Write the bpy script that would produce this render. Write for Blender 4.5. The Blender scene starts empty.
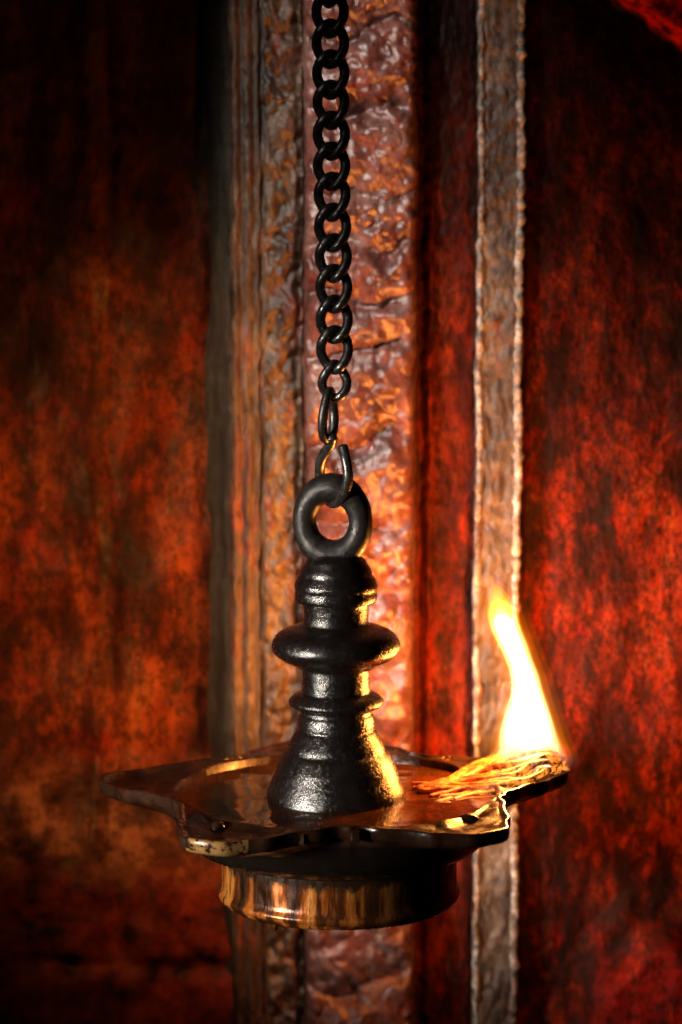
import bpy, bmesh, math, random
from mathutils import Vector, Matrix, noise
random.seed(7)
S = bpy.context.scene
U = 0.0005            # metres per photograph pixel at the lamp's axis
D = 3200.0            # camera distance in the same units
PITCH = math.radians(8.5)

# ------------------------------------------------------------ camera
YC = 512.0
camd = bpy.data.cameras.new("camera")
cam = bpy.data.objects.new("camera", camd)
S.collection.objects.link(cam)
CX = 5.0
AX = 336.0
# world units below are "px"; z = 0 is the oil level (photo row 797 on the axis)
def ray(px, py):
    a = (px - 341.0) / D; b = (512.0 - py) / D
    f = Vector((0, math.cos(PITCH), -math.sin(PITCH)))
    u = Vector((0, math.sin(PITCH), math.cos(PITCH)))
    return f + Vector((a, 0, 0)) + u * b
_r = ray(AX, 797)
CY = -D * math.cos(PITCH)
CZ = -_r.z / _r.y * (-CY)
CAM = Vector((CX, CY, CZ))
def at(px, py, Y=0.0):
    r = ray(px, py)
    return CAM + r * ((Y - CAM.y) / r.y)
cam.location = CAM * U
cam.rotation_euler = (math.pi / 2 - PITCH, 0, 0)
camd.sensor_fit = 'VERTICAL'; camd.sensor_height = 36; camd.sensor_width = 24
camd.lens = 36.0 * D / 1024.0
camd.clip_start = 0.05; camd.clip_end = 50
camd.dof.use_dof = True
camd.dof.focus_distance = (D - 40) * U
camd.dof.aperture_fstop = 7.1
S.camera = cam

# ------------------------------------------------------------ world and light
w = bpy.data.worlds.new("World"); S.world = w; w.use_nodes = True
w.node_tree.nodes['Background'].inputs[0].default_value = (1.0, 0.62, 0.42, 1)
w.node_tree.nodes['Background'].inputs[1].default_value = 0.006
S.view_settings.view_transform = 'Standard'
S.view_settings.look = 'None'
S.view_settings.exposure = 0.0
S.view_settings.gamma = 1.0
DN = True
S.cycles.use_denoising = DN

def area(name, loc, target, size, power, col):
    d = bpy.data.lights.new(name, 'AREA'); d.shape = 'RECTANGLE'
    d.size = size[0]; d.size_y = size[1]; d.energy = power; d.color = col
    o = bpy.data.objects.new(name, d); S.collection.objects.link(o)
    o.location = loc
    o.rotation_euler = (Vector(target) - Vector(loc)).to_track_quat('-Z', 'Y').to_euler()
    return o
KEY = area('key_light', (-0.85, -0.62, 0.16), (-0.01, 0.0, 0.05), (0.10, 0.26), 0.52, (1.0, 0.90, 0.78))
KEY.data.spread = math.radians(17)

def spot(name, loc, target, deg, blend, power, col, scale, radius):
    d = bpy.data.lights.new(name, 'SPOT'); d.spot_size = math.radians(deg); d.spot_blend = blend
    d.energy = power; d.color = col; d.shadow_soft_size = radius
    o = bpy.data.objects.new(name, d); S.collection.objects.link(o); o.location = loc; o.scale = scale
    o.rotation_euler = (Vector(target) - Vector(loc)).to_track_quat('-Z', 'Y').to_euler()
    return o
BEAM = spot('front_beam', (-0.42, -0.42, 0.66), (0.03, 0.18, 0.17), 44, 1.0, 29.0, (1.0, 0.88, 0.80), (0.34, 1.0, 1.0), 0.02)
WARM = spot('warm_side_lamp', (-0.42, -0.45, 0.16), (-0.10, 0.2, 0.06), 40, 1.0, 14.0, (1.0, 0.40, 0.11), (0.5, 1.0, 1.0), 0.04)
FLAME_COL = (1.0, 0.30, 0.04)

# ------------------------------------------------------------ helpers
def link(name, me, mat, parent=None):
    o = bpy.data.objects.new(name, me); S.collection.objects.link(o)
    if mat: me.materials.append(mat)
    if parent: o.parent = parent
    return o
def mesh(name, vs, fs, smooth=True):
    me = bpy.data.meshes.new(name)
    me.from_pydata([tuple(Vector(v) * U) for v in vs], [], fs)
    me.update()
    if smooth:
        for p in me.polygons: p.use_smooth = True
    return me
def empty(name, loc, label, cat, group=None):
    o = bpy.data.objects.new(name, None); S.collection.objects.link(o)
    o.empty_display_size = 0.01; o.location = loc
    tag(o, label, cat, group); return o
def tag(o, label, cat, group=None, kind=None):
    o['label'] = label; o['category'] = cat
    if group: o['group'] = group
    if kind: o['kind'] = kind
def fix(me):
    bm = bmesh.new(); bm.from_mesh(me); bmesh.ops.recalc_face_normals(bm, faces=bm.faces); bm.to_mesh(me); bm.free()
def smooth_interp(tab, x):
    if x <= tab[0][0]: return tab[0][1]
    for (a, va), (b, vb) in zip(tab, tab[1:]):
        if x <= b:
            t = (x - a) / (b - a); return va + (vb - va) * t
    return tab[-1][1]
def catmull(pts, n):
    P = [Vector(p) for p in pts]; out = []
    Q = [P[0] * 2 - P[1]] + P + [P[-1] * 2 - P[-2]]
    for i in range(1, len(Q) - 2):
        for k in range(n):
            t = k / n
            a, b, c, d = Q[i - 1], Q[i], Q[i + 1], Q[i + 2]
            out.append(0.5 * ((2 * b) + (c - a) * t + (2 * a - 5 * b + 4 * c - d) * t * t + (3 * b - a - 3 * c + d) * t ** 3))
    out.append(P[-1]); return out
def tube(path, rad, closed=False, seg=14, flat=None):
    """path: list of Vectors, rad: number or function(i/n)"""
    n = len(path); vs = []; fs = []
    ref = None
    for i, p in enumerate(path):
        if closed: t = path[(i + 1) % n] - path[i - 1]
        else: t = path[min(i + 1, n - 1)] - path[max(i - 1, 0)]
        t.normalize()
        if ref is None:
            ref = Vector((0, 1, 0)) if abs(t.y) < 0.8 else Vector((1, 0, 0))
        nrm = (ref - t * ref.dot(t)).normalized(); ref = nrm
        b = t.cross(nrm)
        r = rad(i / max(1, n - 1)) if callable(rad) else rad
        for k in range(seg):
            a = 2 * math.pi * k / seg
            vs.append(p + (nrm * math.cos(a) + b * math.sin(a)) * r)
    # untwist for closed loops by choosing the best offset
    off = 0
    if closed:
        off = min(range(seg), key=lambda s: (vs[(n - 1) * seg] - vs[s]).length)
    for i in range(n if closed else n - 1):
        j = (i + 1) % n; o = off if (closed and i == n - 1) else 0
        for k in range(seg):
            fs.append((i * seg + k, i * seg + (k + 1) % seg, j * seg + (k + 1 + o) % seg, j * seg + (k + o) % seg))
    if not closed:
        for base, tv, sgn in ((0, path[0] - path[1], 1), ((n - 1) * seg, path[-1] - path[-2], -1)):
            c = sum((vs[base + k] for k in range(seg)), Vector()) / seg
            r = rad(0 if base == 0 else 1) if callable(rad) else rad
            ring = []
            for k in range(seg):
                q = c + (vs[base + k] - c) * 0.7 + tv.normalized() * r * 0.35
                ring.append(len(vs)); vs.append(q)
            ci = len(vs); vs.append(c + tv.normalized() * r * 0.45)
            for k in range(seg):
                k2 = (k + 1) % seg
                fs.append((base + k, ring[k], ring[k2], base + k2))
                fs.append((ring[k], ci, ring[k2]))
    return vs, fs
def lathe(prof, seg=96, rough=0.0, cx=0.0, cy=0.0, seed=0, freq=0.05):
    vs = []; fs = []
    for (r, z) in prof:
        for k in range(seg):
            a = 2 * math.pi * k / seg
            x, y = math.cos(a), math.sin(a)
            rr = r
            if rough and r > 1:
                rr += rough * noise.noise(Vector((x * r * freq, y * r * freq, z * freq * 1.5 + seed))) \
                    + 0.35 * rough * noise.noise(Vector((x * r * freq * 4, y * r * freq * 4, z * freq * 5 + seed)))
            vs.append(Vector((cx + x * rr, cy + y * rr, z)))
    n = len(prof)
    for i in range(n - 1):
        for k in range(seg):
            k2 = (k + 1) % seg
            fs.append((i * seg + k, i * seg + k2, (i + 1) * seg + k2, (i + 1) * seg + k))
    fs.append(tuple(range(seg))[::-1]); fs.append(tuple((n - 1) * seg + k for k in range(seg)))
    return vs, fs
def densify(prof, step=1.6):
    """Catmull-smooth a profile, points flagged with a third value 1 stay sharp"""
    out = []
    for i in range(len(prof) - 1):
        a, b = prof[i], prof[i + 1]
        p0 = prof[i - 1] if i > 0 and len(a) < 3 else a
        p3 = prof[i + 2] if i + 2 < len(prof) and len(b) < 3 else b
        L = math.hypot(b[0] - a[0], b[1] - a[1]); n = max(1, int(L / step))
        for k in range(n):
            t = k / n; q = []
            for c in (0, 1):
                A, B, C_, Dd = p0[c], a[c], b[c], p3[c]
                q.append(0.5 * (2 * B + (C_ - A) * t + (2 * A - 5 * B + 4 * C_ - Dd) * t * t + (3 * B - A - 3 * C_ + Dd) * t ** 3))
            out.append((q[0], q[1]))
    out.append((prof[-1][0], prof[-1][1])); return out

# ------------------------------------------------------------ materials
class M:
    def __init__(s, name):
        s.m = bpy.data.materials.new(name); s.m.use_nodes = True
        s.t = s.m.node_tree; s.n = s.t.nodes; s.b = s.n['Principled BSDF']
        s.tc = s.n.new('ShaderNodeTexCoord').outputs['Object']
    def lk(s, a, b): s.t.links.new(a, b)
    def mapped(s, sc=(1, 1, 1), loc=(0, 0, 0)):
        mp = s.n.new('ShaderNodeMapping'); mp.inputs['Scale'].default_value = sc; mp.inputs['Location'].default_value = loc
        s.lk(s.tc, mp.inputs[0]); return mp.outputs[0]
    def noise(s, scale, detail=6, rough=0.6, sc=(1, 1, 1), loc=(0, 0, 0), dist=0.0):
        t = s.n.new('ShaderNodeTexNoise'); t.inputs['Scale'].default_value = scale
        t.inputs['Detail'].default_value = detail; t.inputs['Roughness'].default_value = rough
        t.inputs['Distortion'].default_value = dist
        s.lk(s.mapped(sc, loc), t.inputs['Vector']); return t.outputs['Fac']
    def voro(s, scale, sc=(1, 1, 1), feat='F1'):
        t = s.n.new('ShaderNodeTexVoronoi'); t.inputs['Scale'].default_value = scale; t.feature = feat
        s.lk(s.mapped(sc), t.inputs['Vector']); return t.outputs['Distance']
    def ramp(s, fac, stops):
        r = s.n.new('ShaderNodeValToRGB'); e = r.color_ramp.elements
        while len(e) > 1: e.remove(e[-1])
        e[0].position = stops[0][0]; c = stops[0][1]; e[0].color = (*c, 1) if not isinstance(c, (int, float)) else (c, c, c, 1)
        for p, c in stops[1:]:
            x = e.new(p); x.color = (*c, 1) if not isinstance(c, (int, float)) else (c, c, c, 1)
        s.lk(fac, r.inputs[0]); return r.outputs[0]
    def mix(s, f, a, b, mode='MIX'):
        x = s.n.new('ShaderNodeMix'); x.data_type = 'RGBA'; x.blend_type = mode
        for v, i in ((f, 0), (a, 6), (b, 7)):
            if isinstance(v, (int, float)): x.inputs[i].default_value = v if i == 0 else (v, v, v, 1)
            elif isinstance(v, tuple): x.inputs[i].default_value = (*v, 1)
            else: s.lk(v, x.inputs[i])
        return x.outputs[2]
    def math(s, op, a, b=0.0):
        x = s.n.new('ShaderNodeMath'); x.operation = op
        for v, i in ((a, 0), (b, 1)):
            if isinstance(v, (int, float)): x.inputs[i].default_value = v
            else: s.lk(v, x.inputs[i])
        return x.outputs[0]
    def axis(s, i):
        x = s.n.new('ShaderNodeSeparateXYZ'); s.lk(s.tc, x.inputs[0]); return x.outputs[i]
    def rng(s, v, a, b, c=0.0, d=1.0):
        x = s.n.new('ShaderNodeMapRange'); x.interpolation_type = 'SMOOTHSTEP'
        s.lk(v, x.inputs[0]); x.inputs[1].default_value = a; x.inputs[2].default_value = b
        x.inputs[3].default_value = c; x.inputs[4].default_value = d; return x.outputs[0]
    def bump(s, h, strength, dist, prev=None):
        b = s.n.new('ShaderNodeBump'); b.inputs['Strength'].default_value = strength; b.inputs['Distance'].default_value = dist
        s.lk(h, b.inputs['Height'])
        if prev: s.lk(prev, b.inputs['Normal'])
        return b.outputs[0]
    def put(s, k, v):
        i = s.b.inputs[k]
        if isinstance(v, (int, float)): i.default_value = v
        elif isinstance(v, tuple): i.default_value = (*v, 1)
        else: s.lk(v, i)

def mat_iron(name, rough=0.3, bump=1.0, base=(0.016, 0.013, 0.011), fine=1150, spec=0.5):
    m = M(name)
    col = m.ramp(m.noise(180, 5), [(0.35, base), (0.65, tuple(c * 1.9 for c in base)), (0.85, (0.03, 0.014, 0.006))])
    m.put('Base Color', col); m.put('Metallic', 0.0)
    m.put('Roughness', m.rng(m.noise(420, 4), 0.3, 0.7, rough * 0.75, rough * 1.5))
    m.put('Specular IOR Level', spec)
    n = m.bump(m.noise(fine, 3, 0.7), 0.35 * bump, 0.0004)
    n = m.bump(m.ramp(m.voro(850), [(0.0, 1.0), (0.42, 0.0)]), 0.3 * bump, 0.0003, n)
    n = m.bump(m.noise(480, 4, 0.6), 0.22 * bump, 0.0006, n)
    n = m.bump(m.noise(130, 2), 0.2 * bump, 0.0010, n)
    m.put('Normal', n); return m.m
IRON = mat_iron('oily_black_iron', 0.2, 1.25, (0.003, 0.0022, 0.002), spec=0.55)
IRON2 = mat_iron('sooty_black_iron', 0.34, 0.9, (0.007, 0.0055, 0.005), spec=0.25)
CHAIN = mat_iron('dark_chain_iron', 0.27, 0.5, (0.009, 0.008, 0.007), spec=0.85)

def mat_pan():
    m = M('oily_soot_blackened_brass')
    wear = m.ramp(m.noise(70, 5, 0.65, loc=(0.33, 0.1, 0.2)), [(0.66, 0.0), (0.7, 0.8)])
    dx = m.math('SUBTRACT', m.axis(0), -0.0565); dy = m.math('SUBTRACT', m.axis(1), -0.110)
    dd = m.math('SQRT', m.math('ADD', m.math('MULTIPLY', dx, dx), m.math('MULTIPLY', dy, dy)))
    dd = m.math('ADD', dd, m.math('MULTIPLY', m.noise(120, 4, 0.65), 0.022))
    wear = m.math('MAXIMUM', wear, m.math('MULTIPLY', m.rng(dd, 0.0290, 0.0265), m.ramp(m.noise(210, 5, 0.7, loc=(.4, .2, .7)), [(0.43, 0.0), (0.5, 1.0)])))
    z = m.axis(2)
    edge = m.rng(z, -0.006, -0.002, 0.0, 1.0)
    fac = m.math('MULTIPLY', wear, edge)
    col = m.mix(fac, m.ramp(m.noise(90, 6), [(0.35, (0.008, 0.004, 0.003)), (0.62, (0.022, 0.009, 0.004)), (0.8, (0.07, 0.022, 0.007))]), (0.22, 0.12, 0.04))
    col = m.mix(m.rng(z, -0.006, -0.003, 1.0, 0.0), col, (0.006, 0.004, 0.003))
    m.put('Base Color', col); m.put('Metallic', 0.0)
    m.put('Specular IOR Level', 0.35)
    m.put('Roughness', m.rng(m.noise(140, 5), 0.3, 0.75, 0.1, 0.42))
    n = m.bump(m.noise(900, 4), 0.3, 0.0003); n = m.bump(m.noise(45, 4, 0.55), 0.3, 0.0016, n)
    m.put('Normal', n); return m.m
PAN = mat_pan()
def mat_base():
    m = M('oil_streaked_brass')
    st = m.noise(48, 6, 0.62, sc=(1, 1, 0.12), loc=(.15, .1, 0))
    col = m.ramp(st, [(0.40, (0.012, 0.006, 0.003)), (0.475, (0.07, 0.018, 0.004)), (0.52, (0.34, 0.09, 0.012)), (0.56, (0.5, 0.20, 0.04)), (0.59, (0.04, 0.014, 0.006)), (0.66, (0.28, 0.09, 0.015)), (0.74, (0.5, 0.3, 0.12))])
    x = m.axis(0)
    right_dark = m.rng(m.math('ADD', x, m.math('MULTIPLY', m.noise(60, 4, 0.6, sc=(1, 1, .4)), 0.07)), 0.02, 0.08, 0.0, 0.72)  # foot colour darkens towards the right
    col = m.mix(right_dark, col, (0.022, 0.011, 0.006))
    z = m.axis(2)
    upper_dark = m.rng(m.math('ADD', z, m.math('MULTIPLY', m.noise(160, 4), 0.012)), -0.028, -0.024)  # foot colour darkens towards its upper edge
    col = m.mix(upper_dark, col, (0.02, 0.01, 0.005))
    m.put('Base Color', col); m.put('Metallic', 0.45)
    m.put('Roughness', m.rng(m.noise(300, 4, sc=(1, 1, 0.3)), 0.3, 0.7, 0.14, 0.4))
    n = m.bump(st, 0.2, 0.0010); n = m.bump(m.noise(1100, 3), 0.3, 0.0003, n)
    m.put('Normal', n); return m.m
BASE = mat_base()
def mat_oil():
    m = M('brown_lamp_oil')
    m.put('Base Color', m.ramp(m.noise(40, 4), [(0.3, (0.018, 0.007, 0.002)), (0.7, (0.07, 0.02, 0.004))]))
    m.put('Roughness', 0.045); m.put('IOR', 1.5); m.put('Specular IOR Level', 0.6)
    n = m.bump(m.noise(34, 1, 0.4, sc=(0.9, 1.5, 1), dist=0.5), 0.5, 0.0024)
    n = m.bump(m.noise(200, 2, 0.6), 0.05, 0.0005, n)
    m.put('Normal', n); return m.m
OIL = mat_oil()
def mat_wick():
    m = M('burning_cotton')
    x = m.axis(0)
    st = m.noise(240, 6, 0.75)
    hot = m.rng(m.math('ADD', x, m.math('MULTIPLY', m.noise(160, 3), 0.03)), 0.080, 0.108)
    char = m.math('MULTIPLY', hot, m.ramp(m.noise(260, 4, 0.6, loc=(.2, .4, .1)), [(0.5, 1.0), (0.58, 0.0)]))
    col = m.ramp(st, [(0.38, (0.06, 0.008, 0.002)), (0.45, (0.3, 0.045, 0.005)), (0.55, (0.65, 0.16, 0.015)), (0.68, (0.85, 0.4, 0.07))])
    col = m.mix(char, col, (0.03, 0.012, 0.006))
    m.put('Base Color', col); m.put('Roughness', 0.5)
    em = m.mix(m.math('MULTIPLY', hot, m.ramp(m.noise(220, 4, .6, loc=(.5, .1, .3)), [(0.45, 0.0), (0.62, 1.0)])), (0, 0, 0), (1.0, 0.28, 0.03))
    m.put('Emission Color', em); m.put('Emission Strength', 1.6)
    n = m.bump(m.noise(900, 4, 0.7), 0.6, 0.0006); m.put('Normal', n); return m.m
WICK = mat_wick()

def mat_wall(name, cols, stops, red, redamt, rough=(0.3, 0.6), streak=0.4, bumpy=1.0, dark=0.5, spots=(0.55, 0.7), seed=0.0, tonefn=None, spec=0.5, q=1.0):
    """patchy paint: cols over stops, red patches on top, dark grime in hollows of its own noise"""
    m = M(name)
    L = (seed, seed * 0.7, seed * 1.3)
    a = m.noise(26 * q, 8, 0.68, sc=(1, 1, streak), loc=L, dist=0.4)
    col = m.ramp(a, list(zip(stops, cols)))
    rmask = m.ramp(m.noise(42 * q, 7, 0.7, sc=(1, 1, streak * 1.2), loc=(L[0] + 3, 0, 1)), [(spots[0], 0.0), (spots[1], 1.0)])
    col = m.mix(m.math('MULTIPLY', rmask, redamt), col, red)
    gm = m.ramp(m.noise(60 * q, 8, 0.75, sc=(1, 1, streak * 1.5), loc=(L[0] + 7, 2, 0)), [(0.44, 1.0), (0.56, 0.0)])
    col = m.mix(m.math('MULTIPLY', gm, dark), col, (0.012, 0.006, 0.004))
    fm = m.ramp(m.noise(230 * q, 6, 0.8, sc=(1, 1, streak * 1.6), loc=(L[0] + 11, 2, 0)), [(0.42, 1.0), (0.54, 0.0)])
    col = m.mix(m.math('MULTIPLY', fm, dark * 0.9), col, (0.010, 0.005, 0.003))
    if tonefn: col = tonefn(m, col)
    m.put('Base Color', col)
    m.put('Roughness', m.rng(m.noise(90, 5, 0.6, loc=L), 0.3, 0.7, rough[0], rough[1]))
    m.put('Specular IOR Level', spec)
    n = m.bump(m.noise(520, 5, 0.7, sc=(1, 1, .6)), 0.5 * bumpy, 0.0010)
    n = m.bump(m.noise(170, 5, 0.6, sc=(1, 1, .5), loc=L), 0.45 * bumpy, 0.002, n)
    m.put('Normal', n); return m.m
def shade_top(z0, z1, amt=0.85, xs=None):  # light falling off up the wall, painted as a darkening of the colour
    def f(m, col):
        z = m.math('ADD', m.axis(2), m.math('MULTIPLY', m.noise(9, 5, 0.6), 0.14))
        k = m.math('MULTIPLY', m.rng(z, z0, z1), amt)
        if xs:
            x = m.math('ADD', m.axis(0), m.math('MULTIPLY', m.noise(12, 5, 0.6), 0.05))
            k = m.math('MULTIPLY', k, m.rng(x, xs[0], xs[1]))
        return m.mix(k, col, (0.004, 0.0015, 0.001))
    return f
def right_fn(m, col):
    col = shade_top(0.2, 0.46, 0.9)(m, col)
    x, z = m.axis(0), m.axis(2)
    p = at(608, 0, 360) * U; k0 = 0.57 * p.x + 0.82 * p.z
    d = m.math('ADD', m.math('ADD', m.math('MULTIPLY', x, 0.57), m.math('MULTIPLY', z, 0.82)), m.math('MULTIPLY', m.noise(60, 4), 0.012))
    red = m.ramp(m.noise(110, 5, 0.7), [(0.42, (0.05, 0.002, 0.002)), (0.58, (0.42, 0.007, 0.004))])
    col = m.mix(m.rng(d, k0 + 0.006, k0 + 0.010), col, red)
    q = at(655, 1015, 360) * U
    ex = m.math('POWER', m.math('ABSOLUTE', m.math('DIVIDE', m.math('SUBTRACT', x, q.x), 0.042)), 2.0)
    ez = m.math('POWER', m.math('ABSOLUTE', m.math('DIVIDE', m.math('SUBTRACT', z, q.z), 0.058)), 2.0)
    e = m.math('ADD', m.math('ADD', ex, ez), m.math('MULTIPLY', m.noise(45, 5), 1.2))
    return m.mix(m.math('MULTIPLY', m.rng(e, 1.6, 1.0), 0.35), col, red)
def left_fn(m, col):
    col = shade_top(0.12, 0.44, 0.9)(m, col)
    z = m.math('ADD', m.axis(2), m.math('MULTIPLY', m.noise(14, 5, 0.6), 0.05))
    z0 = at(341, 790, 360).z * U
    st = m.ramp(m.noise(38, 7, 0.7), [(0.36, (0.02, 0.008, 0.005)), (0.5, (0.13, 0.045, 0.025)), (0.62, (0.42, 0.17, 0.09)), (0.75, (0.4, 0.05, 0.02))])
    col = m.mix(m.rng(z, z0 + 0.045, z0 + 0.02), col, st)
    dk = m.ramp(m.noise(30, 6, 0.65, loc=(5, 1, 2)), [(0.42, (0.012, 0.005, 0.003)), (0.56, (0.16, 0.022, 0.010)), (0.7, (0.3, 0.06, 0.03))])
    return m.mix(m.rng(z, z0 - 0.005, z0 - 0.035), col, dk)  # pan's shade on the lower panel put into the colour, with reddish patches
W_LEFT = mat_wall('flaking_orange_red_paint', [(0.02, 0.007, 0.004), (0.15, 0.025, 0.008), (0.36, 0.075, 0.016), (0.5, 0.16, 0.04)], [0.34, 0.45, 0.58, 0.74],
                  (0.42, 0.02, 0.008), 0.7, (0.35, 0.6), 0.42, 0.45, 0.7, seed=1.0, spec=0.15, q=0.75, tonefn=left_fn)
W_EDGE = mat_wall('grey_green_stone', [(0.012, 0.011, 0.008), (0.045, 0.042, 0.03), (0.11, 0.10, 0.07)], [0.35, 0.5, 0.7], (0.2, 0.08, 0.03), 0.2, (0.4, 0.7), 0.2, 0.8, 0.4, seed=2.0, spec=0.3)
W_MOULD = mat_wall('gilded_brown_stone', [(0.03, 0.014, 0.008), (0.15, 0.08, 0.04), (0.34, 0.23, 0.12)], [0.34, 0.5, 0.68], (0.45, 0.04, 0.015), 0.75, (0.25, 0.5), 0.25, 1.3, 0.6, seed=3.0, spec=0.8)
W_BAND = mat_wall('glossy_embossed_red_brown', [(0.06, 0.024, 0.018), (0.28, 0.095, 0.07), (0.46, 0.29, 0.24)], [0.34, 0.5, 0.7], (0.5, 0.05, 0.02), 0.5, (0.17, 0.36), 0.8, 0.8, 0.4, seed=4.0, spec=1.0)
W_RECESS = mat_wall('dark_red_paint', [(0.03, 0.005, 0.003), (0.15, 0.015, 0.005), (0.32, 0.045, 0.01)], [0.36, 0.5, 0.68], (0.55, 0.03, 0.008), 0.6, (0.4, 0.65), 0.3, 0.8, 0.75, seed=5.0, spec=0.08, tonefn=shade_top(0.24, 0.46, 0.93))  # shade in the upper recess is painted into its colour
W_PIL = mat_wall('worn_brown_stone', [(0.03, 0.018, 0.012), (0.14, 0.09, 0.058), (0.32, 0.25, 0.18)], [0.36, 0.5, 0.68], (0.35, 0.07, 0.02), 0.5, (0.3, 0.55), 0.5, 1.4, 0.6, seed=6.0, spec=0.7)
W_BEAD = mat_wall('pale_worn_edge', [(0.16, 0.09, 0.06), (0.5, 0.38, 0.29), (0.8, 0.74, 0.66)], [0.36, 0.46, 0.6], (0.5, 0.08, 0.02), 0.5, (0.25, 0.5), 0.8, 1.5, 0.7, seed=7.0, spec=0.9)
W_RIGHT = mat_wall('rough_crimson_paint', [(0.010, 0.003, 0.002), (0.065, 0.007, 0.003), (0.24, 0.020, 0.004), (0.32, 0.055, 0.008)], [0.36, 0.47, 0.6, 0.75],
                   (0.36, 0.010, 0.004), 0.55, (0.3, 0.6), 0.38, 1.3, 0.8, seed=8.0, spec=0.04, q=1.6, tonefn=right_fn)

# ------------------------------------------------------------ the wall
WY = 360.0
def uX(u): return at(u, 512, WY).x
def vZ(v): return at(341, v, WY).z
def n3(x, y, z=0.0): return noise.noise(Vector((x, y, z)))
def fbm(x, y, z=0.0, o=4):
    s = 0; a = 1
    for i in range(o):
        s += a * n3(x, y, z + i * 7.3); x *= 2.03; y *= 2.03; a *= 0.55
    return s
def grid(name, us, vs, depth, mat, parent, label=None, wob=0.0):
    V = []; F = []
    nu, nv = len(us), len(vs)
    for v in vs:
        z = vZ(v)
        for u in us:
            dx = (1.8 * n3(0.5, v * 0.018, 5.0) + 1.3 * n3(0.5, v * 0.075, 9.0) + 0.8 * n3(u * 0.02, v * 0.2, 1.0)) if 195 < u < 530 else 0
            V.append(Vector((uX(u + dx), WY - depth(u, v), z)))
    for j in range(nv - 1):
        for i in range(nu - 1):
            a = j * nu + i; F.append((a, a + nu, a + nu + 1, a + 1))
    o = link(name, mesh(name, V, F), mat, parent)
    if label: o['label'] = label
    return o
def lin(a, b, st):
    n = max(1, round((b - a) / st)); return [a + (b - a) * i / n for i in range(n + 1)]
VS = lin(-900, -40, 22)[:-1] + lin(-40, 1064, 2.6) + lin(1064, 1700, 22)[1:]
wall = empty('carved_wall', tuple(at(341, 1024, WY) * U * 0), 'carved temple wall of red painted stone with vertical mouldings behind the lamp', 'wall')
sm = lambda x, a, b: (lambda t: t * t * (3 - 2 * t))(max(0.0, min(1.0, (x - a) / (b - a))))

def d_left(u, v):
    h = -34 + 14 * fbm(u * .010, v * .006, 1, 2) + 1.3 * fbm(u * .05, v * .03, 2)
    h -= 5 * math.exp(-((u - 108 - 7 * n3(0, v * .01)) / 10) ** 2)        # vertical crack
    h += 4 * math.exp(-((u - 92 - 5 * n3(1, v * .01)) / 12) ** 2)
    w_ = v + 22 * n3(u * .012, 7)
    h += 30 * sm(w_, 752, 830) - 8 * math.exp(-((w_ - 968) / 9) ** 2) * sm(w_, 900, 930) + 3 * fbm(u * .03, v * .03, 14, 2) * sm(w_, 740, 820)
    return h
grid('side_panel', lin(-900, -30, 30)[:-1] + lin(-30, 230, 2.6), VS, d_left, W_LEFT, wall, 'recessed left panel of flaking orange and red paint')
def d_edge(u, v):
    t = (u - 205) / 25
    return -38 + 36 * sm(t, -0.2, 1.05) + 2 * n3(u * .1, v * .02, 3) if t < 1 else -2
grid('chamfered_edge', lin(205, 230, 1.7), VS, d_edge, W_EDGE, wall, 'dark grey green bevelled edge of the centre pier')
def d_mould(u, v):
    x = u - 230
    h = 5 * abs(math.sin(math.pi * x / 12.5)) if x < 30 else 3
    if 30 <= x < 36: h = -2 + 3 * n3(u * .2, v * .03, 8)
    if x >= 36: h = 4 + 8 * fbm(u * .05, v * .04, 9, 2) + 4.5 * fbm(u * .12, v * .10, 4, 3)
    h += 2.0 * fbm(u * .09, v * .03, 6) - 3 * (1 - sm(x, 0, 6))
    if x > 62: h -= 7 * sm(x, 62, 70)
    return h
grid('vertical_moulding', lin(230, 302, 1.5), VS, d_mould, W_MOULD, wall, 'ribbed brown and gold vertical moulding')
CREASE = [-830, -740, -650, -560, -470, -380, -290, -205, -120, -40, 32, 118, 192, 246, 300, 352, 442, 528, 598, 672, 750, 830, 905, 985, 1060, 1140, 1230, 1330, 1430, 1530, 1630, 1720]
def d_band(u, v):
    x = (u - 302) / 114.0
    vv = v + 16 * (x - 0.45) ** 2 * 2 + 4 * (x - 0.5) + 20 * n3(u * .022, v * .012, 2) + 5 * n3(u * .07, v * .07, 6)
    k = max(i for i, c in enumerate(CREASE) if c <= vv or i == 0)
    k = min(k, len(CREASE) - 2)
    a, b = CREASE[k], CREASE[k + 1]; t = (vv - a) / (b - a); t = max(0, min(1, t))
    cush = (math.sin(math.pi * t ** 0.75)) ** 0.55
    side = (1 - (2 * x - 1) ** 6)
    h = 10 + (19 + 9 * n3(k * 3.7, 1.1)) * cush * side + 7 * side
    h += 7.5 * fbm(u * .035, v * .04, 11, 2) + 2.5 * fbm(u * .10, v * .10, 3, 4)
    ve = abs(n3(u * .045 + 9, v * .05)); h -= 3.5 * math.exp(-(ve / 0.05) ** 2)
    h += 5 * math.exp(-((x - 0.93) / 0.05) ** 2) * (0.6 + n3(3, v * .08))
    h -= 22 * (1 - sm(x, 0, 0.05)) + 24 * sm(x, 0.965, 1.0)
    return h
grid('embossed_band', lin(302, 416, 1.7), VS, d_band, W_BAND, wall, 'wide glossy red brown band with hammered scale relief')
def d_rec(u, v):
    h = -18 + 2.5 * fbm(u * .05, v * .03, 21) + 1.5 * fbm(u * .2, v * .1, 22)
    h -= 10 * math.exp(-((u - 420) / 5) ** 2)
    h += 5 * math.exp(-((u - 430) / 3.5) ** 2) 
    return h
grid('recessed_strip', lin(416, 474, 1.8), VS, d_rec, W_RECESS, wall, 'narrow recessed dark red strip')
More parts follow.
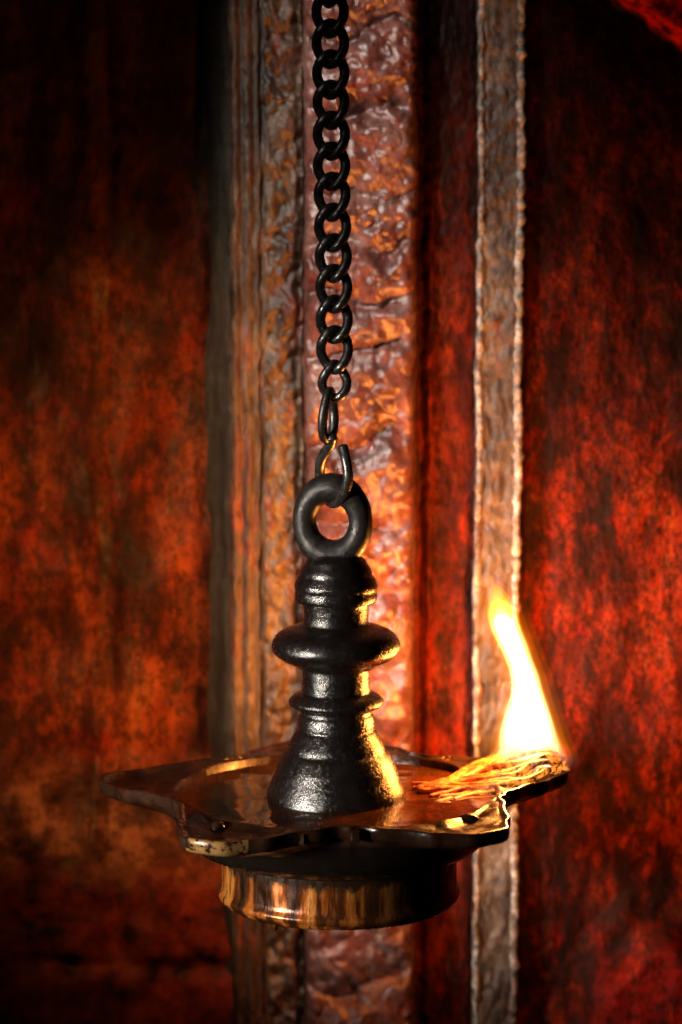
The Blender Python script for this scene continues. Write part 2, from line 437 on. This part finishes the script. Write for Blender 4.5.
def d_pil(u, v):
    x = u - 474
    h = 22 + 2.5 * fbm(u * .05, v * .03, 31) + 2.0 * fbm(u * .14, v * .08, 32)
    h -= 26 * (1 - sm(x, -0.5, 3)) + 24 * sm(x, 43, 47)
    return h
grid('pilaster', lin(474, 520, 1.5), VS, d_pil, W_PIL, wall, 'narrow raised brown pilaster')
def bead(u0, nm, ww):
    V = []; 
    path = []
    for v in VS:
        path.append(Vector((uX(u0 + 1.8 * n3(0.5, v * 0.018, 5.0) + 1.6 * n3(u0, v * .09)), WY - 22.5 - 4.5 * n3(u0 + 3, v * .045) - 2 * n3(u0 + 3, v * .16), vZ(v))))
    rr = [ww * (1.0 + 0.5 * n3(u0 * 3, v * .14) + 0.35 * n3(u0, v * .03)) for v in VS]
    n = len(path)
    vs, fs = tube(path, lambda t: max(1.2, rr[min(n - 1, int(round(t * (n - 1))))]), seg=9)
    o = link(nm, mesh(nm, vs, fs), W_BEAD, wall); o['label'] = 'pale worn raised edge of the pilaster'
bead(477.5, 'edge_bead', 3.8); bead(516, 'edge_bead', 4.6)
def d_right(u, v):
    h = 2 + 8 * fbm(u * .012, v * .008, 41, 2) + 1.8 * fbm(u * .07, v * .035, 42, 3) + 1.0 * fbm(u * .22, v * .12, 43, 2)
    q = math.hypot((u - 660) / 85, (v - 1015) / 115); h += 34 * (1 - sm(q + 0.25 * n3(u * .02, v * .02, 4), 0.5, 1.05)) 
    q = (u - 608) * 0.57 - v * 0.82; h += 30 * sm(q + 8 * n3(u * .03, v * .03, 9), -4, 14) if v < 120 else 0
    h -= 10 * math.exp(-((u - 521) / 3.5) ** 2)
    return h
grid('side_panel', lin(520, 720, 2.2) + lin(720, 1500, 26)[1:], VS, d_right, W_RIGHT, wall, 'rough crimson right panel with dark patches')

# ------------------------------------------------------------ the hanging lamp
Z = lambda y: at(AX, y).z
lamp = empty('hanging_oil_lamp', (0, 0, 0), 'oily black cast metal oil lamp with scalloped pan hanging from the chain', 'oil lamp')
def prof(lst):   # (radius, photo row[, sharp])
    return densify([(r, Z(y)) + tuple(x[2:]) for x in lst for r, y in [x[:2]]])
shaft = prof([(20, 570), (33, 598), (33, 606), (32.5, 620), (36, 630), (35, 655), (34, 668), (34.5, 690), (35, 700), (36.5, 715), (36, 730), (30, 760), (30, 790)])
v, f = lathe(shaft, rough=0.45, seed=1); o = link('stem', mesh('stem', v, f), IRON, lamp); fix(o.data)
collar = prof([(10, 553), (22, 555), (29, 559), (32, 564), (35.5, 570), (36.5, 575, 1), (38.5, 577), (41.5, 583, 1), (42, 586), (41, 590, 1), (41.5, 597), (40, 601, 1), (33, 602, 1), (20, 603)])
v, f = lathe(collar, rough=0.45, seed=2); o = link('collar', mesh('collar', v, f), IRON, lamp); fix(o.data)
knop = prof([(26, 620), (38, 625), (50, 629), (59, 634), (64, 641), (65, 647), (62, 653), (54, 659), (46, 662), (41, 665, 1), (36, 668), (26, 669)])
v, f = lathe(knop, rough=0.45, seed=3); o = link('knop', mesh('knop', v, f), IRON, lamp); fix(o.data)
fl = prof([(26, 689), (37, 692), (43, 695), (48, 700), (48, 703), (44, 706), (38, 709, 1), (34, 711), (26, 712)])
v, f = lathe(fl, rough=0.45, seed=4); o = link('flange', mesh('flange', v, f), IRON, lamp); fix(o.data)
bell = prof([(24, 712), (36, 713), (38.5, 718), (39.5, 726), (38.5, 728.5, 1), (41, 731), (44, 736), (48.5, 744), (49.5, 747.5, 1), (50, 749.5, 1), (54, 754), (57.5, 760), (60.5, 766, 1), (62, 770), (66, 780), (69.5, 790), (70.5, 796), (71, 799), (70, 803), (62, 807), (30, 808)])
v, f = lathe(bell, rough=0.45, seed=5); o = link('bell', mesh('bell', v, f), IRON, lamp); fix(o.data)

# loop on top
c0 = at(332.5, 521.5, 0)
path = []
ang = math.radians(14)
for i in range(72):
    a = 2 * math.pi * i / 72
    x = 29.0 * math.cos(a); z = 33.8 * math.sin(a)
    path.append(c0 + Vector((x * math.cos(ang), x * math.sin(ang) * -1, z)))
def lr(t):
    a = 2 * math.pi * t
    return 12.0 + 3.2 * math.sin(a) ** 2 + 0.5 * n3(math.cos(a) * 3, math.sin(a) * 3)
v, f = tube(path, lr, closed=True, seg=28)
o = link('hanging_loop', mesh('hanging_loop', v, f), IRON2, lamp); fix(o.data)

# pan
LOBE0 = 22.5
TAB = [(0, 250), (3.5, 249), (6.8, 243), (8.6, 233), (9.6, 222), (13.2, 220), (14.4, 213), (16.0, 205), (18.6, 202), (20.5, 197), (22, 191), (25, 186), (27, 180), (32, 174), (34, 175), (36, 177)]
def Rt(deg):
    ph = (deg - LOBE0 + 36) % 72 - 36
    r = smooth_interp(TAB, abs(ph))
    return r
def Rs(deg):
    k_ = 1 - 0.06 * math.exp(-(((deg - 310) + 180) % 360 - 180) ** 2 / 300.0) + 0.03 * math.exp(-(((deg - 22) + 180) % 360 - 180) ** 2 / 200.0)
    return k_ * sum(Rt(deg + k * 1.1) for k in (-2, -1, 0, 1, 2)) / 5.0
def pan_mesh():
    NT = 720; V = []; F = []
    for i in range(NT):
        dg = i * 360.0 / NT; a = math.radians(dg)
        R = Rs(dg); lob = max(0.0, min(1.0, (R - 176) / 70.0)); lob = lob * lob * (3 - 2 * lob)
        ph = (dg - LOBE0 + 36) % 72 - 36
        R += 2.4 * math.cos(math.radians(abs(ph) * 27)) * sm(abs(ph), 9, 15) * (1 + 0.6 * n3(math.cos(a) * 2, math.sin(a) * 2, 6))
        R += 1.6 * n3(math.cos(a) * 3.5, math.sin(a) * 3.5) + 0.35 * n3(math.cos(a) * 12, math.sin(a) * 12)
        ztop = 12.5 - 4.0 * lob + 1.2 * math.cos(math.radians(ph * 13)) * lob + 1.6 * n3(math.cos(a) * 2.5, math.sin(a) * 2.5, 3)
        wick = 1.0 if (dg < 60 or dg > 345) else 0.0
        trough = math.exp(-(ph / 7.5) ** 2) * lob
        rin = 163.0
        prof_ = [(2, -13), (60, -13), (120, -13), (148, -13), (155, -10), (159, -5), (161.5, 0)]
        plat = ztop - (2.5 + 2.5 * lob) - (3.0 * lob if wick and abs(ph) < 14 else 0)
        # wall up to the plateau
        lipz = 0.0 if (wick and abs(ph) < 16) else 3.2 * lob
        prof_ += [(162.6, plat - 1.5 + lipz), (164, plat + lipz), (166, plat + lipz * 0.9)]
        Rr = R - 7
        for k in range(1, 10):
            t = k / 10; r = 167 + (Rr - 167) * t
            if Rr < 168: r = 167 + 0.1 * k
            dz = -1.5 * lob - 4.0 * trough * math.sin(math.pi * min(1, t * 1.1)) * (2.0 if (wick and lob > .2) else 0.7)
            prof_.append((r, plat + dz + 0.9 * n3(math.cos(a) * r * .05, math.sin(a) * r * .05, 8)))
        prof_ += [(max(Rr, 168.3), plat - 1.5 * lob), (R - 5.6, ztop - 1.4), (R - 4.4, ztop), (R - 1.2, ztop - 0.2), (R - 0.2, ztop - 1.5), (R, ztop - 5), (R - 0.3, ztop - 10), (R - 2.0, ztop - 13)]
        zb = ztop - 13
        prof_ += [(R - 6, zb - 2.5), (160 + (R - 160) * 0.6, zb - 6 - 3 * lob), (160 + (R - 160) * 0.25, zb - 12 - 2 * lob), (161, -24), (156, -36), (146, -46), (126, -54), (112, -58), (2, -58)]
        for (r, z) in prof_: V.append(Vector((r * math.cos(a), r * math.sin(a), z)))
    n = len(prof_)
    for i in range(NT):
        j = (i + 1) % NT
        for k in range(n - 1):
            F.append((i * n + k, j * n + k, j * n + k + 1, i * n + k + 1))
    F.append(tuple(i * n for i in range(NT))); F.append(tuple(i * n + n - 1 for i in range(NT))[::-1])
    return V, F
v, f = pan_mesh()
pan = link('scalloped_pan', mesh('scalloped_pan', v, f), PAN, lamp); fix(pan.data)
# cast studs on the lobes
def stud(deg, r, sx, sy, h, turn=0):
    c = Vector((r * math.cos(math.radians(deg)), r * math.sin(math.radians(deg)), 1.5))
    V = []; F = []; n = 10
    rings = [(1.0, -.3), (0.85, .35), (0.62, .8), (0.45, 1.0)]
    for q, (k, zz) in enumerate(rings):
        for i in range(n):
            a = 2 * math.pi * i / n
            w_ = 1 + 0.5 * n3(math.cos(a) * 2 + deg, math.sin(a) * 2, q)
            p = Vector((math.cos(a) * sx * k * w_, math.sin(a) * sy * k * w_, h * zz + 0.8 * n3(i, q, deg)))
            p.rotate(Matrix.Rotation(math.radians(deg + turn), 3, 'Z')); V.append(c + p)
    for q in range(len(rings) - 1):
        for i in range(n):
            i2 = (i + 1) % n; F.append((q * n + i, q * n + i2, (q + 1) * n + i2, (q + 1) * n + i))
    F.append(tuple((len(rings) - 1) * n + i for i in range(n)))
    o = link('cast_stud', mesh('cast_stud', V, F), PAN, lamp); o.parent = pan
stud(230, 178, 11, 9, 6.5, 20); stud(320.5, 168, 15, 10, 7, 30)
# small square lug on the front of the rim
def lug(deg, r, wx, wy, z0, z1):
    c = Vector((r * math.cos(math.radians(deg)), r * math.sin(math.radians(deg)), 0))
    bm = bmesh.new(); bmesh.ops.create_cube(bm, size=1)
    for q in bm.verts: q.co = Vector((q.co.x * wx, q.co.y * wy, q.co.z * (z1 - z0) + (z0 + z1) / 2))
    bmesh.ops.bevel(bm, geom=list(bm.edges), offset=1.6, segments=3, affect='EDGES')
    bmesh.ops.transform(bm, matrix=Matrix.Scale(U, 4) @ Matrix.Translation(c) @ Matrix.Rotation(math.radians(deg + 90), 4, 'Z'), verts=bm.verts)
    me = bpy.data.meshes.new('rim_lug'); bm.to_mesh(me); bm.free()
    link('rim_lug', me, PAN, pan)
lug(258, 184, 22, 15, -2, 10.5); lug(276, 176, 10, 12, -2, 10.5); lug(289, 180, 12, 12, -2, 10.0)
# base ring
zb = lambda y: at(339, y).z
base = densify([(100, -50), (118, -52, 1), (120, -54), (119.5, -70), (120, -88), (121.5, -93, 1), (123, -94.5), (123.5, -97), (122.5, -100), (120, -102, 1), (119.5, -103.5), (117, -106), (110, -107, 1), (60, -100)], 3)
v, f = lathe(base, seg=160, rough=0.5, seed=9, cx=3)
o = link('foot_ring', mesh('foot_ring', v, f), BASE, lamp); fix(o.data)
# drop of oil under the foot
drop = densify([(0.5, -110), (2.2, -108.5), (3, -106.5), (2.6, -104)], 1)
v, f = lathe(drop, seg=14, cx=-60, cy=-103)
o = link('oil_drip', mesh('oil_drip', v, f), OIL, lamp); fix(o.data)

# oil
NT = 180; V = [Vector((0, 0, 0))]; F = []
rings = [40, 72, 90, 110, 130, 145, 155, 161.3]
for r in rings:
    for i in range(NT):
        a = 2 * math.pi * i / NT
        men = 0.9 if r > 160 else (0.2 if r == 155 else 0)
        if r == 72: men = 0.9
        V.append(Vector((r * math.cos(a), r * math.sin(a), men)))
for q in range(len(rings) - 1):
    for i in range(NT):
        i2 = (i + 1) % NT; F.append((1 + q * NT + i, 1 + (q + 1) * NT + i, 1 + (q + 1) * NT + i2, 1 + q * NT + i2))
for i in range(NT): F.append((0, 1 + i, 1 + (i + 1) % NT))
o = link('lamp_oil', mesh('lamp_oil', V, F), OIL)
tag(o, 'brown glossy oil filling the round well of the lamp pan', 'oil')

# wick
def wick_mesh():
    VV = []; FF = []
    ns = 26
    A = math.radians(23); dirv = Vector((math.cos(A), math.sin(A), 0)); side = Vector((-math.sin(A), math.cos(A), 0))
    for s in range(ns):
        pts = []
        N = 60; fan = random.uniform(-6, 46)
        r0 = 84 + 30 * random.random(); r1 = 242 + 12 * random.random()
        ph = s * 2 * math.pi / ns * 3
        amp_r = random.uniform(0.75, 1.1)
        for i in range(N + 1):
            t = i / N; r = r0 + (r1 - r0) * t
            wdt = (12 + 34 * sm(r, 105, 190) - 26 * sm(r, 205, 258)) * amp_r
            hgt = 3.5 + 5 * sm(r, 130, 215) + 3 * sm(r, 200, 235)
            zc = 1.0 + 9 * sm(r, 130, 195) + 11 * sm(r, 185, 218) - 8 * sm(r, 228, 256)
            tw = ph + t * 3.0 + 0.7 * n3(t * 3, s * 1.9)
            sd = -fan * (1 - t) ** 1.6 + math.cos(tw) * wdt + 2.5 * n3(r * .03, s * 3.1); zz = zc - 3.0 * (fan / 46) * (1 - t) ** 2 + math.sin(tw) * hgt + 1.2 * n3(r * .06, s * 5.7)
            pts.append(dirv * r + side * sd + Vector((0, 0, max(zz, -0.8))))
        rad0 = random.uniform(2.8, 5.4)
        v, f = tube(pts, lambda t, rr=rad0: rr * (0.25 + 0.75 * math.sin(math.pi * min(1, 0.12 + t * 0.8)) ** 0.6), seg=9)
        b = len(VV); VV += v; FF += [tuple(q + b for q in ff) for ff in f]
    return VV, FF
v, f = wick_mesh()
o = link('cotton_wick', mesh('cotton_wick', v, f), WICK); fix(o.data)
tag(o, 'oil soaked twisted cotton wick burning at the right spout', 'wick')

# ------------------------------------------------------------ flame
FY = 84.0
ROWS = [(586, 494, 497), (591, 491, 503), (602, 489, 511), (615, 488, 516), (630, 492, 521), (645, 499, 527), (660, 506, 532), (675, 511, 538), (690, 512, 542), (705, 508, 547), (720, 503, 552), (735, 499, 557), (750, 497, 563), (760, 498, 566), (768, 506, 562)]
flame = empty('flame', tuple(at(531, 762, FY) * U), 'tall white yellow flame burning on the wick at the right spout', 'flame')
def flame_mesh(name, grow, mat, top_cut=0.0, bot=0.0, dscale=0.75):
    c = catmull([(y, a, b) for y, a, b in ROWS], 4)
    V = []; F = []; seg = 28; c = [q for q in c if q[0] >= ROWS[0][0] + top_cut]
    for q in c:
        y, a, b = q
        cx_ = (a + b) / 2; hw = max(1.0, (b - a) / 2 + grow)
        if top_cut: hw *= min(1, 0.25 + (y - ROWS[0][0] - top_cut) / 30)
        p = at(cx_, y - (grow if y < 600 else 0), FY)
        for k in range(seg):
            t = 2 * math.pi * k / seg
            V.append(p + Vector((math.cos(t) * hw, math.sin(t) * hw * dscale, 0)) - flame.location / U)
    n = len(c)
    for i in range(n - 1):
        for k in range(seg):
            k2 = (k + 1) % seg; F.append((i * seg + k, i * seg + k2, (i + 1) * seg + k2, (i + 1) * seg + k))
    F.append(tuple(range(seg))); F.append(tuple((n - 1) * seg + k for k in range(seg))[::-1])
    o = link(name, mesh(name, V, F), mat, flame); fix(o.data); return o
def mat_flame(name, stops, strength):
    m = bpy.data.materials.new(name); m.use_nodes = True; t = m.node_tree; t.nodes.clear()
    out = t.nodes.new('ShaderNodeOutputMaterial'); e = t.nodes.new('ShaderNodeEmission')
    tc = t.nodes.new('ShaderNodeTexCoord'); sp = t.nodes.new('ShaderNodeSeparateXYZ'); mr = t.nodes.new('ShaderNodeMapRange')
    r = t.nodes.new('ShaderNodeValToRGB'); t.links.new(tc.outputs['Object'], sp.inputs[0]); t.links.new(sp.outputs[2], mr.inputs[0])
    mr.inputs[1].default_value = -0.003; mr.inputs[2].default_value = 0.086
    t.links.new(mr.outputs[0], r.inputs[0]); el = r.color_ramp.elements
    while len(el) > 1: el.remove(el[-1])
    el[0].position = stops[0][0]; el[0].color = (*stops[0][1], 1)
    for p, c in stops[1:]: x = el.new(p); x.color = (*c, 1)
    t.links.new(r.outputs[0], e.inputs[0]); e.inputs[1].default_value = strength
    t.links.new(e.outputs[0], out.inputs['Volume']); return m
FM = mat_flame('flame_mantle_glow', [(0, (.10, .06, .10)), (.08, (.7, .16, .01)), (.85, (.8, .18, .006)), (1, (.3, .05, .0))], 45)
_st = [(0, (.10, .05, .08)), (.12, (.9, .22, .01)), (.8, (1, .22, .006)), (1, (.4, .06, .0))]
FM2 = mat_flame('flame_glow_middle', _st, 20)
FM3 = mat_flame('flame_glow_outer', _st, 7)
FB = mat_flame('flame_body_glow', [(0, (.02, .015, .03)), (.09, (.12, .06, .05)), (.19, (.7, .3, .08)), (.30, (1, .55, .2)), (.78, (1, .5, .12)), (.92, (.8, .33, .012)), (1, (.5, .12, .0))], 260)
FC = mat_flame('flame_core_glow', [(0, (.0, .0, .0)), (.14, (.02, .01, .01)), (.2, (.25, .14, .08)), (.36, (1, .62, .35)), (.8, (1, .6, .3)), (.92, (.4, .2, .03)), (1, (.1, .04, .0))], 1500)
[flame_mesh('flame_mantle_halo', g, mt) for g, mt in ((16.0, FM3), (9.0, FM2), (4.0, FM))]; flame_mesh('flame_body', 1.4, FB); flame_mesh('flame_body', -1.2, FB); flame_mesh('flame_core', -4.0, FC, top_cut=14)  # the two outer shells add bloom around the flame as weak emissive volume
for i, (px, py, pw, rr) in enumerate([(529, 742, 0.95, 0.008), (526, 705, 1.0, 0.0075), (516, 655, 0.6, 0.006)]):
    d = bpy.data.lights.new('flame_light', 'POINT'); d.energy = pw * 1.35; d.color = FLAME_COL; d.shadow_soft_size = rr
    o = bpy.data.objects.new('flame_light', d); S.collection.objects.link(o); o.location = at(px, py, FY) * U

# ------------------------------------------------------------ chain
chain = empty('iron_chain', tuple(at(333, 440) * U), 'dark iron curb chain with an open hook link holding up the lamp', 'chain')
CL = chain.location / U
def curb_link(a=13.7, b=20.1, r=5.0, tw=48, n=56):
    path = []
    for i in range(n):
        t = 2 * math.pi * i / n
        x = a * math.copysign(abs(math.cos(t)) ** 0.9, math.cos(t)); z = b * math.sin(t)
        ph = math.radians(tw) * (z / b)
        path.append(Vector((x * math.cos(ph), x * math.sin(ph), z)))
    # push the end arcs so that they stay perpendicular where they interlock
    return tube(path, r, closed=True, seg=14)
v, f = curb_link(); linkme = mesh('chain_link', v, f)
CHX = [(-130, 327), (0, 330), (100, 331), (200, 332), (300, 334), (400, 335)]
first = None
y = 350.0; k = 0
while y > -130:
    p = at(smooth_interp(CHX, y), y, 0)
    if first is None: o = link('chain_link', linkme, CHAIN, chain); first = o
    else: o = first.copy(); S.collection.objects.link(o); o.parent = chain
    o.location = (p - CL) * U
    j = 1.6 * n3(k * 1.7, 2.0)
    o.rotation_euler = (0, math.radians(3 * n3(k * 3.3, 5)), math.radians(-6 + 16 * j))
    y -= 30.6; k += 1
# lowest curb link is smaller and narrow at its top
def oval(cen, a, b, r, turn, tilt=0, tw=0, pear=0.0):
    path = []
    for i in range(56):
        t = 2 * math.pi * i / 56
        x = a * math.cos(t) * (1 - pear * math.sin(t)); z = b * math.sin(t); ph = math.radians(tw) * (z / b) + math.radians(turn)
        q = Vector((x * math.cos(ph), x * math.sin(ph), z)); q.rotate(Matrix.Rotation(math.radians(tilt), 3, 'Y'))
        path.append(cen + q - CL)
    return tube(path, r, closed=True, seg=14)
v, f = oval(at(334.5, 381), 12.2, 17.2, 4.7, 2, 0, 50, 0.22)
link('chain_link', mesh('chain_link', v, f), CHAIN, chain)
v, f = oval(at(328.5, 415.5), 13.5, 24.5, 4.8, 66, 2, 10)
link('chain_link', mesh('chain_link', v, f), CHAIN, chain)
hp = [(343, 447, -16), (346, 460, -22), (348, 474, -25), (347, 486, -23), (343, 496, -17), (336, 503, -5), (330, 502, 8), (323, 492, 19), (320, 476, 22), (320, 464, 17), (324, 454, 10), (329, 447, 3), (332, 441, -2), (332, 437, -7)]
path = catmull([at(a, b, c) - CL for a, b, c in hp], 7)
v, f = tube(path, 5.2, seg=16)
o = link('open_hook', mesh('open_hook', v, f), CHAIN, chain); fix(o.data)
